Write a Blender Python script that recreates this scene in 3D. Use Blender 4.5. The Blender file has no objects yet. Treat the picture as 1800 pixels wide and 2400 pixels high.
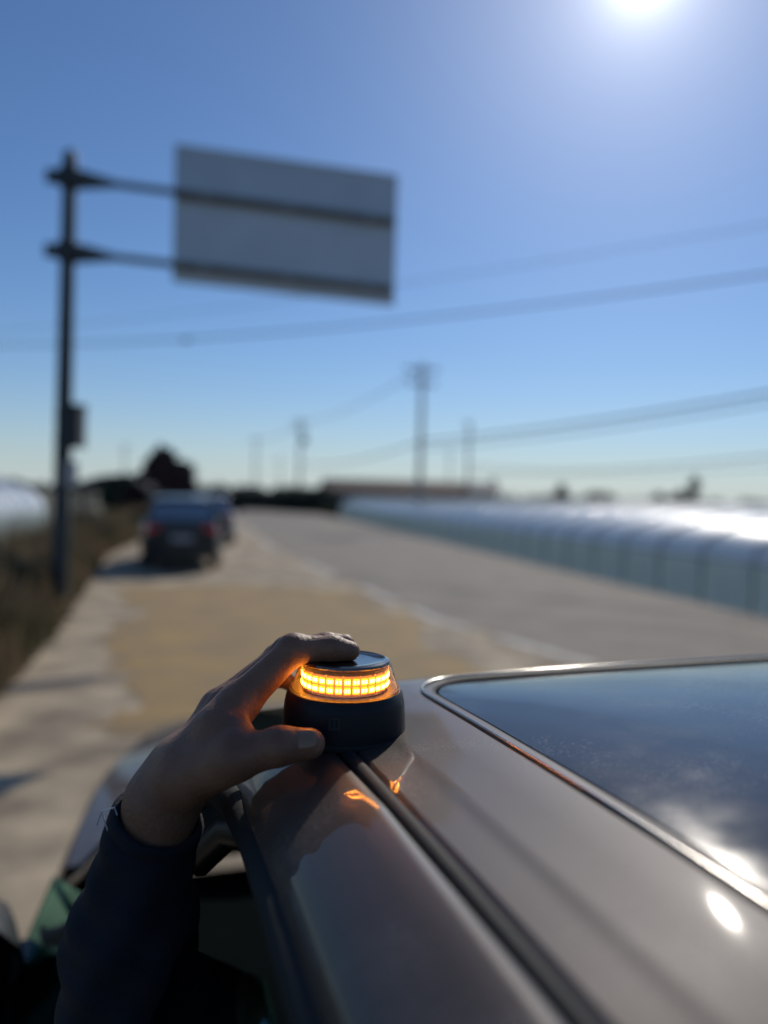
import bpy, bmesh, math, random
import numpy as np
from mathutils import Vector, Matrix
R = math.radians
scn = bpy.context.scene
col = scn.collection
rng = random.Random(7)

# ------------------------------------------------------------------ camera
PITCH, ROLL, CAMZ = R(1.24), R(1.5), 1.70
cam_d = bpy.data.cameras.new('camera')
cam_d.sensor_fit = 'VERTICAL'; cam_d.sensor_height = 34.6; cam_d.sensor_width = 25.95
cam_d.lens = 26.0; cam_d.clip_start = 0.01; cam_d.clip_end = 9000
cam_d.dof.use_dof = True; cam_d.dof.focus_distance = 0.485; cam_d.dof.aperture_fstop = 2.4
cam = bpy.data.objects.new('camera', cam_d); col.objects.link(cam)
fwd = Vector((0, math.cos(PITCH), -math.sin(PITCH))); rgt = Vector((1, 0, 0)); upv = Vector((0, math.sin(PITCH), math.cos(PITCH)))
cr = rgt*math.cos(ROLL) + upv*math.sin(ROLL); cu = -rgt*math.sin(ROLL) + upv*math.cos(ROLL)
cam.matrix_world = Matrix(((cr.x, cu.x, -fwd.x, 0), (cr.y, cu.y, -fwd.y, 0), (cr.z, cu.z, -fwd.z, CAMZ), (0, 0, 0, 1)))
scn.camera = cam

# ------------------------------------------------------------------ sky and sun
SUN_AZ, SUN_EL = R(17.5), R(33.1)
sdir = Vector((math.cos(SUN_EL)*math.sin(SUN_AZ), math.cos(SUN_EL)*math.cos(SUN_AZ), math.sin(SUN_EL)))
world = bpy.data.worlds.new('World'); scn.world = world; world.use_nodes = True
nt = world.node_tree; N = nt.nodes; L = nt.links
N.clear()
out = N.new('ShaderNodeOutputWorld'); bg = N.new('ShaderNodeBackground'); sky = N.new('ShaderNodeTexSky')
sky.sky_type = 'NISHITA'; sky.sun_disc = False; sky.sun_elevation = SUN_EL; sky.sun_rotation = SUN_AZ
sky.altitude = 1200; sky.air_density = 1.2; sky.dust_density = 0.42; sky.ozone_density = 9.0
bg.inputs['Strength'].default_value = 0.083
# bright aureole of forward-scattered light around the sun
tc = N.new('ShaderNodeTexCoord')
dot = N.new('ShaderNodeVectorMath'); dot.operation = 'DOT_PRODUCT'; dot.inputs[1].default_value = sdir
nrm = N.new('ShaderNodeVectorMath'); nrm.operation = 'NORMALIZE'
L.new(tc.outputs['Generated'], nrm.inputs[0]); L.new(nrm.outputs[0], dot.inputs[0])
def mth(op, a, b=None):
    n = N.new('ShaderNodeMath'); n.operation = op
    for i, v in enumerate((a, b)):
        if v is None: continue
        if isinstance(v, (int, float)): n.inputs[i].default_value = v
        else: L.new(v, n.inputs[i])
    return n.outputs[0]
ang = mth('ARCCOSINE', mth('MINIMUM', dot.outputs['Value'], 0.9999999))
def lobe(amp, sig, p=1.0):
    return mth('MULTIPLY', mth('EXPONENT', mth('MULTIPLY', mth('POWER', mth('DIVIDE', ang, R(sig)), p), -1.0)), amp)
halo = mth('ADD', mth('ADD', lobe(24.0, 1.15), lobe(3.0, 2.6)), lobe(5.6, 7.0))
hmix = N.new('ShaderNodeVectorMath'); hmix.operation = 'SCALE'; hmix.inputs[0].default_value = (1.0, 0.97, 0.95)
L.new(halo, hmix.inputs['Scale'])
add = N.new('ShaderNodeVectorMath'); add.operation = 'ADD'
hs = N.new('ShaderNodeHueSaturation'); hs.inputs['Saturation'].default_value = 0.99; hs.inputs['Value'].default_value = 1.0
L.new(sky.outputs[0], hs.inputs['Color'])
sep = N.new('ShaderNodeSeparateXYZ'); L.new(nrm.outputs[0], sep.inputs[0])
hz = mth('MULTIPLY', mth('EXPONENT', mth('DIVIDE', mth('ABSOLUTE', sep.outputs['Z']), -0.07)), 0.85)
hm = N.new('ShaderNodeMix'); hm.data_type = 'RGBA'; L.new(hz, hm.inputs[0]); L.new(hs.outputs[0], hm.inputs[6]); hm.inputs[7].default_value = (6.0, 7.0, 7.1, 1)
L.new(hm.outputs[2], add.inputs[0]); L.new(hmix.outputs[0], add.inputs[1])
L.new(add.outputs[0], bg.inputs['Color']); L.new(bg.outputs[0], out.inputs['Surface'])
sun_d = bpy.data.lights.new('sun', 'SUN'); sun_d.energy = 3.0; sun_d.angle = R(0.53); sun_d.color = (1.0, 0.93, 0.83)
sun = bpy.data.objects.new('sun', sun_d); col.objects.link(sun)
sun.rotation_euler = sdir.to_track_quat('Z', 'Y').to_euler(); sun.location = (20, 60, 40)
vs = scn.view_settings
vs.view_transform = 'Standard'; vs.look = 'None'; vs.exposure = 0.0; vs.gamma = 1.0; vs.use_curve_mapping = False
scn.cycles.use_denoising = True
scn.cycles.max_bounces = 8; scn.cycles.transparent_max_bounces = 16; scn.cycles.sample_clamp_indirect = 6.0

# ------------------------------------------------------------------ materials
MATS = {}
def bsdf_mat(name):
    m = bpy.data.materials.new(name); m.use_nodes = True
    MATS[name] = m
    return m, m.node_tree.nodes, m.node_tree.links, m.node_tree.nodes['Principled BSDF']
def mat(name, c, rough=0.6, metal=0.0, coat=0.0, var=0.0, scale=8.0, c2=None, bump=0.0, bscale=60.0, coatr=0.05, spec=0.5, rvar=0.0, emis=None, trans=0.0, sss=0.0, dust=None):
    m, n, l, b = bsdf_mat(name)
    b.inputs['Base Color'].default_value = (*c, 1); b.inputs['Roughness'].default_value = rough
    b.inputs['Metallic'].default_value = metal; b.inputs['Coat Weight'].default_value = coat
    b.inputs['Coat Roughness'].default_value = coatr; b.inputs['Specular IOR Level'].default_value = spec
    b.inputs['Transmission Weight'].default_value = trans
    if sss:
        b.inputs['Subsurface Weight'].default_value = sss; b.inputs['Subsurface Radius'].default_value = (1.0, 0.35, 0.2); b.inputs['Subsurface Scale'].default_value = 0.006
    if emis: b.inputs['Emission Color'].default_value = (*emis[0], 1); b.inputs['Emission Strength'].default_value = emis[1]
    if var or c2 or bump or rvar:
        t = n.new('ShaderNodeTexCoord'); nz = n.new('ShaderNodeTexNoise'); nz.inputs['Scale'].default_value = scale; nz.inputs['Detail'].default_value = 6
        l.new(t.outputs['Object'], nz.inputs['Vector'])
        if c2 is None: c2 = tuple(min(1, max(0, x*(1-var))) for x in c); ca = tuple(min(1, x*(1+var)) for x in c)
        else: ca = c
        rp = n.new('ShaderNodeValToRGB'); rp.color_ramp.elements[0].position = 0.35; rp.color_ramp.elements[1].position = 0.65
        rp.color_ramp.elements[0].color = (*c2, 1); rp.color_ramp.elements[1].color = (*ca, 1)
        l.new(nz.outputs['Fac'], rp.inputs['Fac']); l.new(rp.outputs['Color'], b.inputs['Base Color'])
        if rvar:
            mr = n.new('ShaderNodeMapRange'); mr.inputs['From Min'].default_value = 0.3; mr.inputs['From Max'].default_value = 0.7
            mr.inputs['To Min'].default_value = max(0.01, rough-rvar); mr.inputs['To Max'].default_value = rough+rvar
            l.new(nz.outputs['Fac'], mr.inputs['Value']); l.new(mr.outputs['Result'], b.inputs['Roughness'])
        if dust:
            n3 = n.new('ShaderNodeTexNoise'); n3.inputs['Scale'].default_value = dust[0]; n3.inputs['Detail'].default_value = 3
            n4 = n.new('ShaderNodeTexNoise'); n4.inputs['Scale'].default_value = dust[0]*.02; n4.inputs['Detail'].default_value = 3
            l.new(t.outputs['Object'], n3.inputs['Vector']); l.new(t.outputs['Object'], n4.inputs['Vector'])
            ml = n.new('ShaderNodeMath'); ml.operation = 'MULTIPLY'; l.new(n3.outputs['Fac'], ml.inputs[0]); l.new(n4.outputs['Fac'], ml.inputs[1])
            md = n.new('ShaderNodeMapRange'); md.inputs['From Min'].default_value = .27; md.inputs['From Max'].default_value = .42; md.inputs['To Max'].default_value = dust[1]
            l.new(ml.outputs[0], md.inputs['Value'])
            mc = n.new('ShaderNodeMix'); mc.data_type = 'RGBA'; l.new(md.outputs['Result'], mc.inputs[0]); l.new(rp.outputs['Color'], mc.inputs[6]); mc.inputs[7].default_value = (.42, .39, .35, 1)
            l.new(mc.outputs[2], b.inputs['Base Color'])
        if bump:
            n2 = n.new('ShaderNodeTexNoise'); n2.inputs['Scale'].default_value = bscale; n2.inputs['Detail'].default_value = 4
            l.new(t.outputs['Object'], n2.inputs['Vector'])
            bp = n.new('ShaderNodeBump'); bp.inputs['Strength'].default_value = bump; bp.inputs['Distance'].default_value = 0.01
            l.new(n2.outputs['Fac'], bp.inputs['Height']); l.new(bp.outputs['Normal'], b.inputs['Normal'])
    return m
def glass_mat(name, tint, refl_rough=0.02, ior=1.5, gc=(1, 1, 1)):
    m = bpy.data.materials.new(name); m.use_nodes = True; MATS[name] = m
    n = m.node_tree.nodes; l = m.node_tree.links; n.clear()
    o = n.new('ShaderNodeOutputMaterial'); mx = n.new('ShaderNodeMixShader'); tr = n.new('ShaderNodeBsdfTransparent'); gl = n.new('ShaderNodeBsdfGlossy'); fr = n.new('ShaderNodeFresnel')
    tr.inputs['Color'].default_value = (*tint, 1); gl.inputs['Roughness'].default_value = refl_rough; gl.inputs['Color'].default_value = (*gc, 1); fr.inputs['IOR'].default_value = ior
    l.new(fr.outputs[0], mx.inputs[0]); l.new(tr.outputs[0], mx.inputs[1]); l.new(gl.outputs[0], mx.inputs[2]); l.new(mx.outputs[0], o.inputs['Surface'])
    return m
def film_mat(name, c, transl, rough, c2=None, coat=0.0):
    m = bpy.data.materials.new(name); m.use_nodes = True; MATS[name] = m
    n = m.node_tree.nodes; l = m.node_tree.links; n.clear()
    o = n.new('ShaderNodeOutputMaterial'); mx = n.new('ShaderNodeMixShader'); d = n.new('ShaderNodeBsdfPrincipled'); t = n.new('ShaderNodeBsdfTranslucent')
    tx = n.new('ShaderNodeTexCoord'); nz = n.new('ShaderNodeTexNoise'); nz.inputs['Scale'].default_value = 1.3; nz.inputs['Detail'].default_value = 5
    l.new(tx.outputs['Object'], nz.inputs['Vector'])
    rp = n.new('ShaderNodeValToRGB'); rp.color_ramp.elements[0].color = (*(c2 or tuple(x*0.8 for x in c)), 1); d.inputs['Coat Weight'].default_value = coat; d.inputs['Coat Roughness'].default_value = .12; rp.color_ramp.elements[1].color = (*c, 1)
    rp.color_ramp.elements[0].position = .35; rp.color_ramp.elements[1].position = .65
    l.new(nz.outputs['Fac'], rp.inputs['Fac']); l.new(rp.outputs['Color'], d.inputs['Base Color']); l.new(rp.outputs['Color'], t.inputs['Color'])
    d.inputs['Roughness'].default_value = rough; mx.inputs[0].default_value = transl
    bp = n.new('ShaderNodeBump'); bp.inputs['Strength'].default_value = .12; bp.inputs['Distance'].default_value = .03
    l.new(nz.outputs['Fac'], bp.inputs['Height']); l.new(bp.outputs['Normal'], d.inputs['Normal'])
    l.new(d.outputs[0], mx.inputs[1]); l.new(t.outputs[0], mx.inputs[2]); l.new(mx.outputs[0], o.inputs['Surface'])
    return m

mat('asphalt', (0.215, 0.185, 0.15), 0.9, var=0.17, scale=1.1, bump=0.3, bscale=90)
mat('apron', (0.50, 0.40, 0.27), 0.92, c2=(0.20, 0.16, 0.11), scale=1.9, bump=0.4, bscale=50)
mat('ochre', (0.36, 0.235, 0.085), 0.9, c2=(0.25, 0.175, 0.085), scale=1.5, bump=0.3, bscale=60)
mat('line_paint', (0.62, 0.60, 0.55), 0.8, c2=(0.36, 0.33, 0.29), scale=5)
mat('ground_shade', (0.045, 0.048, 0.052), 0.7, var=.3, scale=3)  # dark tone for the shadow painted on the left shoulder
mat('soil', (0.15, 0.115, 0.07), 0.95, c2=(0.07, 0.085, 0.035), scale=0.4)
film_mat('weeds', (0.21, 0.15, 0.09), 0.4, 0.7, (0.07, 0.07, 0.035))
mat('leaf_dark', (0.045, 0.065, 0.028), 0.7, c2=(0.025, 0.038, 0.02), scale=0.8)
mat('leaf_red', (0.085, 0.04, 0.035), 0.7, c2=(0.045, 0.03, 0.025), scale=0.8)
film_mat('leaf_bush', (0.16, 0.15, 0.06), 0.4, 0.6, (0.10, 0.07, 0.045))
mat('bark', (0.09, 0.07, 0.05), 0.9, var=.3, scale=6)
mat('galv', (0.045, 0.055, 0.06), 0.55, metal=0.4, var=0.15, scale=3)
mat('sign_back', (0.50, 0.53, 0.56), 0.42, metal=0.45, var=0.06, scale=1.2)
mat('sign_rail', (0.34, 0.36, 0.38), 0.5, metal=0.5)
mat('arm_steel', (0.13, 0.15, 0.16), 0.5, metal=0.4)
mat('sign_face', (0.02, 0.16, 0.07), 0.5)
mat('dark_box', (0.03, 0.035, 0.04), 0.6)
mat('white_box', (0.5, 0.48, 0.48), 0.6)
mat('concrete', (0.34, 0.33, 0.31), 0.85, var=0.15, scale=3)
mat('cable', (0.02, 0.02, 0.02), 0.6)
mat('steel', (0.55, 0.56, 0.56), 0.25, metal=1.0)
mat('clamp_steel', (0.9, 0.9, 0.9), 0.22, metal=1.0)
film_mat('film', (0.95, 0.97, 0.93), 0.22, 0.35, (0.86, 0.89, 0.9), 0.7)
film_mat('film_side', (0.84, 0.95, 0.93), 0.5, 0.4, (0.60, 0.74, 0.73))
mat('bounce_white', (0.78, 0.78, 0.75), 0.7, var=.1, scale=2)  # pale tone for the added bounce floor in the greenhouses
mat('roof_brown', (0.12, 0.075, 0.06), 0.8, var=.2, scale=1)
mat('shed_wall', (0.22, 0.21, 0.20), 0.8)
mat('house_wall', (0.55, 0.48, 0.40), 0.8)
mat('paint_grey', (0.072, 0.053, 0.041), 0.55, metal=0.10, coat=0.55, spec=0.2, coatr=0.035, var=0.04, scale=6, rvar=0.04, dust=(700, .22))
mat('paint_black', (0.045, 0.042, 0.045), 0.45, metal=0.2, coat=0.5)
mat('paint_silver', (0.60, 0.56, 0.55), 0.45, metal=0.25, coat=0.4)
mat('roof_glass', (0.020, 0.019, 0.018), 0.09, c2=(0.022, 0.023, 0.025), scale=30, rvar=0.03, spec=0.45, dust=(420, .30))
mat('black_trim', (0.012, 0.013, 0.014), 0.42)
mat('rubber', (0.016, 0.019, 0.019), 0.75, spec=0.3, bump=0.05, bscale=200)
mat('chrome', (0.42, 0.40, 0.37), 0.2, metal=1.0)
mat('interior', (0.035, 0.038, 0.038), 0.7, var=.15, scale=20)
mat('headliner', (0.05, 0.052, 0.05), 0.9)
glass_mat('win_glass', (0.35, 0.52, 0.47), 0.03, 1.75, (.40, .85, .76)); glass_mat('win_dark', (0.04, 0.055, 0.055), 0.02, 1.45, (.55, .51, .47))
glass_mat('lens_clear', (0.93, 0.95, 0.95), 0.03, 1.5)
glass_mat('lens_edge', (0.9, 0.92, 0.92), 0.05, 2.2)
mat('mirror', (0.10, 0.11, 0.12), 0.02, metal=1.0)
mat('tail_red', (0.6, 0.015, 0.02), 0.2, coat=1)
mat('lamp_clear', (0.6, 0.62, 0.65), 0.1, coat=1, metal=.3)
mat('plate', (0.30, 0.33, 0.36), 0.5)
mat('alloy', (0.35, 0.35, 0.36), 0.35, metal=.9)
mat('tyre', (0.018, 0.018, 0.018), 0.9)
mat('skin', (0.27, 0.138, 0.078), 0.55, c2=(0.20, 0.092, 0.052), scale=38, bump=0.16, bscale=330, sss=0.3)
mat('nail', (0.28, 0.16, 0.10), 0.35)
mat('jacket', (0.004, 0.0065, 0.013), 0.85, var=.25, scale=60, bump=0.3, bscale=900)
mat('thread', (0.5, 0.52, 0.55), 0.7)
mat('hair', (0.012, 0.01, 0.009), 0.6)
mat('beacon_black', (0.007, 0.009, 0.013), 0.5, spec=0.3, bump=0.04, bscale=900)
mat('beacon_board', (0.55, 0.5, 0.42), 0.5)
mat('beacon_mark', (0.018, 0.02, 0.023), 0.5)
mat('led', (0.9, 0.5, 0.08), 0.4, emis=((1.0, 0.20, 0.010), 2.2))
mat('led_chip', (0.9, 0.5, 0.08), 0.4, emis=((1.0, 0.34, 0.035), 34.0))
mat('beacon_cap', (0.012, 0.013, 0.016), 0.14, coat=0.6)

# ------------------------------------------------------------------ mesh helpers
class MB:
    def __init__(s): s.v = []; s.f = []
    def add(s, vs, fs):
        o = len(s.v); s.v += [tuple(v) for v in vs]; s.f += [tuple(i+o for i in f) for f in fs]; return s
    def box(s, c, d, rz=0.0):
        x, y, z = (q/2 for q in d); ca, sa = math.cos(rz), math.sin(rz); vs = []
        for k in (-z, z):
            for (i, j) in ((-x, -y), (x, -y), (x, y), (-x, y)): vs.append((c[0]+i*ca-j*sa, c[1]+i*sa+j*ca, c[2]+k))
        return s.add(vs, [(3, 2, 1, 0), (4, 5, 6, 7), (0, 1, 5, 4), (1, 2, 6, 5), (2, 3, 7, 6), (3, 0, 4, 7)])
    def tube(s, pts, rad, n=10, caps=True):
        pts = [Vector(p) for p in pts]; vs = []; fs = []
        rs = rad if isinstance(rad, (list, tuple)) else [rad]*len(pts)
        prev = None
        for i, p in enumerate(pts):
            t = (pts[min(i+1, len(pts)-1)]-pts[max(i-1, 0)]).normalized()
            if prev is None:
                a = Vector((0, 0, 1)) if abs(t.z) < .9 else Vector((1, 0, 0)); u = t.cross(a).normalized()
            else: u = (prev - t*prev.dot(t)).normalized()
            prev = u; w = t.cross(u)
            for k in range(n):
                an = 2*math.pi*k/n; vs.append(p+(u*math.cos(an)+w*math.sin(an))*rs[i])
        for i in range(len(pts)-1):
            for k in range(n): fs.append((i*n+k, i*n+(k+1) % n, (i+1)*n+(k+1) % n, (i+1)*n+k))
        if caps: fs.append(tuple(range(n-1, -1, -1))); fs.append(tuple((len(pts)-1)*n+k for k in range(n)))
        return s.add(vs, fs)
    def lathe(s, prof, c=(0, 0, 0), n=48, closed=False):
        vs = []; fs = []; m = len(prof)
        for (r, z) in prof:
            for k in range(n): an = 2*math.pi*k/n; vs.append((c[0]+r*math.cos(an), c[1]+r*math.sin(an), c[2]+z))
        for i in range(m-1 if not closed else m):
            j = (i+1) % m
            for k in range(n): fs.append((i*n+k, i*n+(k+1) % n, j*n+(k+1) % n, j*n+k))
        return s.add(vs, fs)
    def grid(s, rows, flip=False, closed=False):
        m = len(rows[0]); vs = [p for r in rows for p in r]; fs = []
        for i in range(len(rows)-1):
            for k in range(m if closed else m-1):
                q = (i*m+k, i*m+(k+1) % m, (i+1)*m+(k+1) % m, (i+1)*m+k); fs.append(q[::-1] if flip else q)
        return s.add(vs, fs)
    def mesh(s, name, m, smooth=False, ang=None):
        me = bpy.data.meshes.new(name); me.from_pydata([tuple(v) for v in s.v], [], s.f); me.update()
        if m: me.materials.append(MATS[m])
        if smooth:
            me.polygons.foreach_set('use_smooth', [True]*len(me.polygons))
            if ang: me.set_sharp_from_angle(angle=R(ang))
        return me
    def build(s, name, m, parent=None, smooth=False, ang=None, loc=None):
        return link(name, s.mesh(name, m, smooth, ang), parent, loc)
def link(name, me, parent=None, loc=None):
    o = bpy.data.objects.new(name, me); col.objects.link(o)
    if parent: o.parent = parent
    if loc: o.location = loc
    return o
def tag(o, label, cat, group=None):
    o['label'] = label; o['category'] = cat
    if group: o['group'] = group
    return o
def kind(o, k): o['kind'] = k; return o
def thing(name, label, cat, loc=(0, 0, 0), rz=0.0, group=None):
    o = bpy.data.objects.new(name, None); col.objects.link(o); o.location = loc; o.rotation_euler = (0, 0, rz)
    o.empty_display_size = .1
    return tag(o, label, cat, group)
def thicken(o, t):
    md = o.modifiers.new('solid', 'SOLIDIFY'); md.thickness = t; md.offset = -1; return o

# ------------------------------------------------------------------ ground, road, apron
def interp(pts, y):
    if y <= pts[0][1]: a, b = pts[0], pts[1]
    else:
        a, b = pts[-2], pts[-1]
        for i in range(len(pts)-1):
            if pts[i][1] <= y <= pts[i+1][1]: a, b = pts[i], pts[i+1]; break
    t = (y-a[1])/(b[1]-a[1]); return a[0]+(b[0]-a[0])*t
LEFT = [(-0.9, -1.0), (-2.95, 5.96), (-3.6, 8.6), (-5.15, 13.7), (-6.9, 19.4), (-10.5, 40), (-18.5, 74), (-34, 110), (-60, 150)]
MID = [(6.5, -1.0), (4.4, 3.5), (2.3, 8.0), (0.87, 10.6), (-0.04, 13.4), (-3.4, 24), (-8.3, 45), (-16.6, 74), (-31, 108), (-57, 149)]
RIGHT = [(9.0, -4), (6.5, 8), (-4.85, 62), (-9.2, 74), (-24, 106), (-50, 147)]
ys = [-300, -80, -30, -12, -6, -3, 0, 2, 4, 5, 6, 7, 8, 9, 10, 11, 12, 13.5, 15, 17, 19.4, 22, 25, 30, 36, 45, 54, 62, 68, 74, 85, 97, 110, 130, 150, 200, 320, 700, 1600, 4000]
Lx = lambda y: interp(LEFT, y) if y < 150 else -60-(y-150)*.3
Rx = lambda y: interp(RIGHT, y) if y < 147 else -50-(y-147)*.3
rows = []
for y in ys:
    a, b = Lx(y), Rx(y)
    row = [(a-o, y, z) for o, z in ((4000, -1), (900, -1), (250, -1), (80, -.8), (30, -.7), (12, -.6), (5, -.5), (2.2, -.25), (.8, -.03), (0.0, -.012))]
    row += [(a+(b-a)*t, y, -.012) for t in (.33, .66)]
    row += [(b+o, y, z) for o, z in ((0, -.012), (.2, -.03), (.7, -.5), (1.15, -.86), (4, -.87), (12, -1), (40, -1), (150, -1), (700, -1), (4000, -1))]
    rows.append(row)
kind(MB().grid(rows, flip=True).build('ground', 'soil', smooth=True), 'structure')
yr = [y for y in ys if -30 <= y <= 147]
kind(MB().grid([[(interp(MID, y)+(Rx(y)-interp(MID, y))*t, y, 0.0) for t in (0, .25, .5, .75, 1)] for y in yr], flip=True).build('road', 'asphalt'), 'structure')
kind(MB().grid([[(Lx(y)-.25+(interp(MID, y)-Lx(y)+.25)*t, y, -.004) for t in (0, .25, .5, .75, 1)] for y in yr if y <= 110], flip=True).build('pavement', 'apron'), 'structure')
# faded ochre surface on the lay-by
poly = [(-4.45, 13.4), (-2.4, 14.0), (-.35, 13.6), (.3, 10.6), (.98, 7.1), (1.2, 5.2), (-.3, 4.7), (-1.95, 5.3), (-2.1, 6.0), (-3.1, 9.2)]
vs = []
for i in range(len(poly)):
    a, b = Vector(poly[i]), Vector(poly[(i+1) % len(poly)])
    for k in range(10):
        p = a.lerp(b, k/10); w_ = .16*math.sin(p.x*5+p.y*3)+.1*math.sin(p.y*11); vs.append((p.x+w_+rng.uniform(-.08, .08), p.y+w_*.5+rng.uniform(-.08, .08), .002))
kind(MB().add(vs, [tuple(range(len(vs)))[::-1]]).build('ochre_road_surface', 'ochre'), 'structure')
# worn white edge line, in dashes
def strip(name, pts, w, z, m):
    rows = []
    for i, p in enumerate(pts):
        a = Vector(pts[max(i-1, 0)]); b = Vector(pts[min(i+1, len(pts)-1)]); t = (b-a).normalized(); n = Vector((-t.y, t.x))
        rows.append([(p[0]+n.x*w/2, p[1]+n.y*w/2, z), (p[0]-n.x*w/2, p[1]-n.y*w/2, z)])
    return kind(MB().grid(rows).build(name, m), 'structure')
for (ya, yb) in ((5.2, 7.4), (7.9, 9.4), (9.9, 11.6), (12.2, 14.0), (16, 19), (23, 27), (31, 36)):
    strip('edge_line', [(interp(MID, ya+(yb-ya)*t/6)-.12, ya+(yb-ya)*t/6) for t in range(7)], .16, .006, 'line_paint')
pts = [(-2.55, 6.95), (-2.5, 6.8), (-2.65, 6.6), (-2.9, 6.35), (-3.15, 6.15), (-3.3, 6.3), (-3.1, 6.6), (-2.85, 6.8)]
kind(MB().add([(x, y, .0015) for x, y in pts], [tuple(range(8))]).build('shadow_patch', 'ground_shade'), 'structure')  # cast shadow on the shoulder, painted as a flat dark sheet

# ------------------------------------------------------------------ foliage helpers
def leaf_cloud(mb, blobs, n, size, rnd):
    tot = sum(b[1][0]*b[1][1]*b[1][2] for b in blobs)
    for (c, r) in blobs:
        for _ in range(max(3, int(n*r[0]*r[1]*r[2]/tot))):
            while True:
                d = Vector((rnd.uniform(-1, 1), rnd.uniform(-1, 1), rnd.uniform(-1, 1)))
                if .35 < d.length < 1: break
            d = d.normalized()*(d.length**.4)
            p = Vector((c[0]+d.x*r[0], c[1]+d.y*r[1], c[2]+d.z*r[2]))
            u = Vector((rnd.gauss(0, 1), rnd.gauss(0, 1), rnd.gauss(0, 1))).normalized()
            w = u.orthogonal().normalized(); s = size*rnd.uniform(.6, 1.4)
            mb.add([p-u*s, p+w*s*.45, p+u*s, p-w*s*.45], [(0, 1, 2, 3)])
def tree(name, label, x, y, z0, h, w, crown='leaf_dark', n=1500, group=None, cone=False, seed=1, clear=.25):
    rnd = random.Random(seed); t = thing(name, label, 'tree', (x, y, z0), 0, group)
    tr = MB().tube([(0, 0, -.1), (.03*h/5, 0, h*.35), (0, .02*h/5, h*.85)], [h*.03, h*.022, h*.006], 8)
    for k in range(6):
        an = k*1.05+rnd.random(); zz = h*(clear+.08+.09*k)
        tr.tube([(0, 0, zz), (math.cos(an)*w*.33, math.sin(an)*w*.33, zz+h*.12)], [h*.012, h*.004], 6)
    tr.build('trunk', 'bark', t, True)
    blobs = []
    for k in range(16):
        f = rnd.random(); ww = (w*.5)*((1-f)*.9+.12 if cone else math.sin(math.pi*(.12+.8*f)))
        an = rnd.uniform(0, 6.28); rr = rnd.uniform(.3, .75)*ww
        s = rnd.uniform(.28, .42)*w*.5*(1.15-.5*f if cone else 1)
        blobs.append(((math.cos(an)*rr, math.sin(an)*rr, h*(clear+(1-clear)*(.08+.84*f))), (s, s, s*.9)))
    m = MB(); leaf_cloud(m, blobs, n, w*.075, rnd); m.build('crown', crown, t)
    return t

# weeds along the left verge: nobody could count them
m = MB(); rw = random.Random(3)
for _ in range(15000):
    y = 3.5+rw.random()**1.5*38; off = .05+abs(rw.gauss(0, 1.3)); x = Lx(y)-off
    g = -.03-.2*min(1, max(0, (off-.8)/1.6)); h = rw.uniform(.25, 1.0)*(.45+.75*min(1, off/.9))
    bx, by = rw.gauss(0, .16)*h, rw.gauss(0, .16)*h; wd = rw.uniform(.008, .024); an = rw.uniform(0, 3.14)
    dx, dy = math.cos(an)*wd, math.sin(an)*wd
    m.add([(x-dx, y-dy, g), (x+dx, y+dy, g), (x+bx*.5+dx*.7, y+by*.5+dy*.7, g+h*.6), (x+bx*.5-dx*.7, y+by*.5-dy*.7, g+h*.6), (x+bx, y+by, g+h)], [(0, 1, 2, 3), (3, 2, 4)])
kind(m.build('roadside_weeds', 'weeds'), 'stuff')
# shrubs one can pick out among the weeds
for i, (x, y, h, w, mt, lb) in enumerate((
        (-3.95, 7.6, .75, .9, 'leaf_bush', 'low olive shrub at the lower left edge of the verge'),
        (-4.7, 10.0, .95, 1.0, 'leaf_dark', 'dark green shrub at the foot of the sign pole'),
        (-5.75, 13.4, 1.0, 1.2, 'leaf_bush', 'brown-green shrub on the verge just behind the sign pole'),
        (-5.6, 10.9, 1.15, 1.1, 'leaf_red', 'reddish-brown shrub left of the sign pole'),
        (-7.2, 17.0, .9, 1.3, 'leaf_bush', 'yellowish shrub beside the dark parked car'),
        (-8.4, 22.0, 1.2, 1.6, 'leaf_dark', 'dark shrub left of the parked cars near the arched frames'))):
    t = thing('shrub', lb, 'shrub', (x, y, -.1), 0, 'shrubs on the left verge'); rnd = random.Random(40+i)
    s = MB()
    for k in range(7):
        an = rnd.uniform(0, 6.28); s.tube([(0, 0, 0), (math.cos(an)*w*.2, math.sin(an)*w*.2, h*.5), (math.cos(an)*w*.36, math.sin(an)*w*.36, h*.85)], [.012, .008, .004], 5)
    s.build('stem', 'bark', t)
    m = MB(); leaf_cloud(m, [((rnd.uniform(-.3, .3)*w, rnd.uniform(-.3, .3)*w, h*rnd.uniform(.35, .8)), (w*.22, w*.22, h*.2)) for _ in range(8)], 900, .05, rnd)
    m.build('foliage', mt, t)

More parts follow.
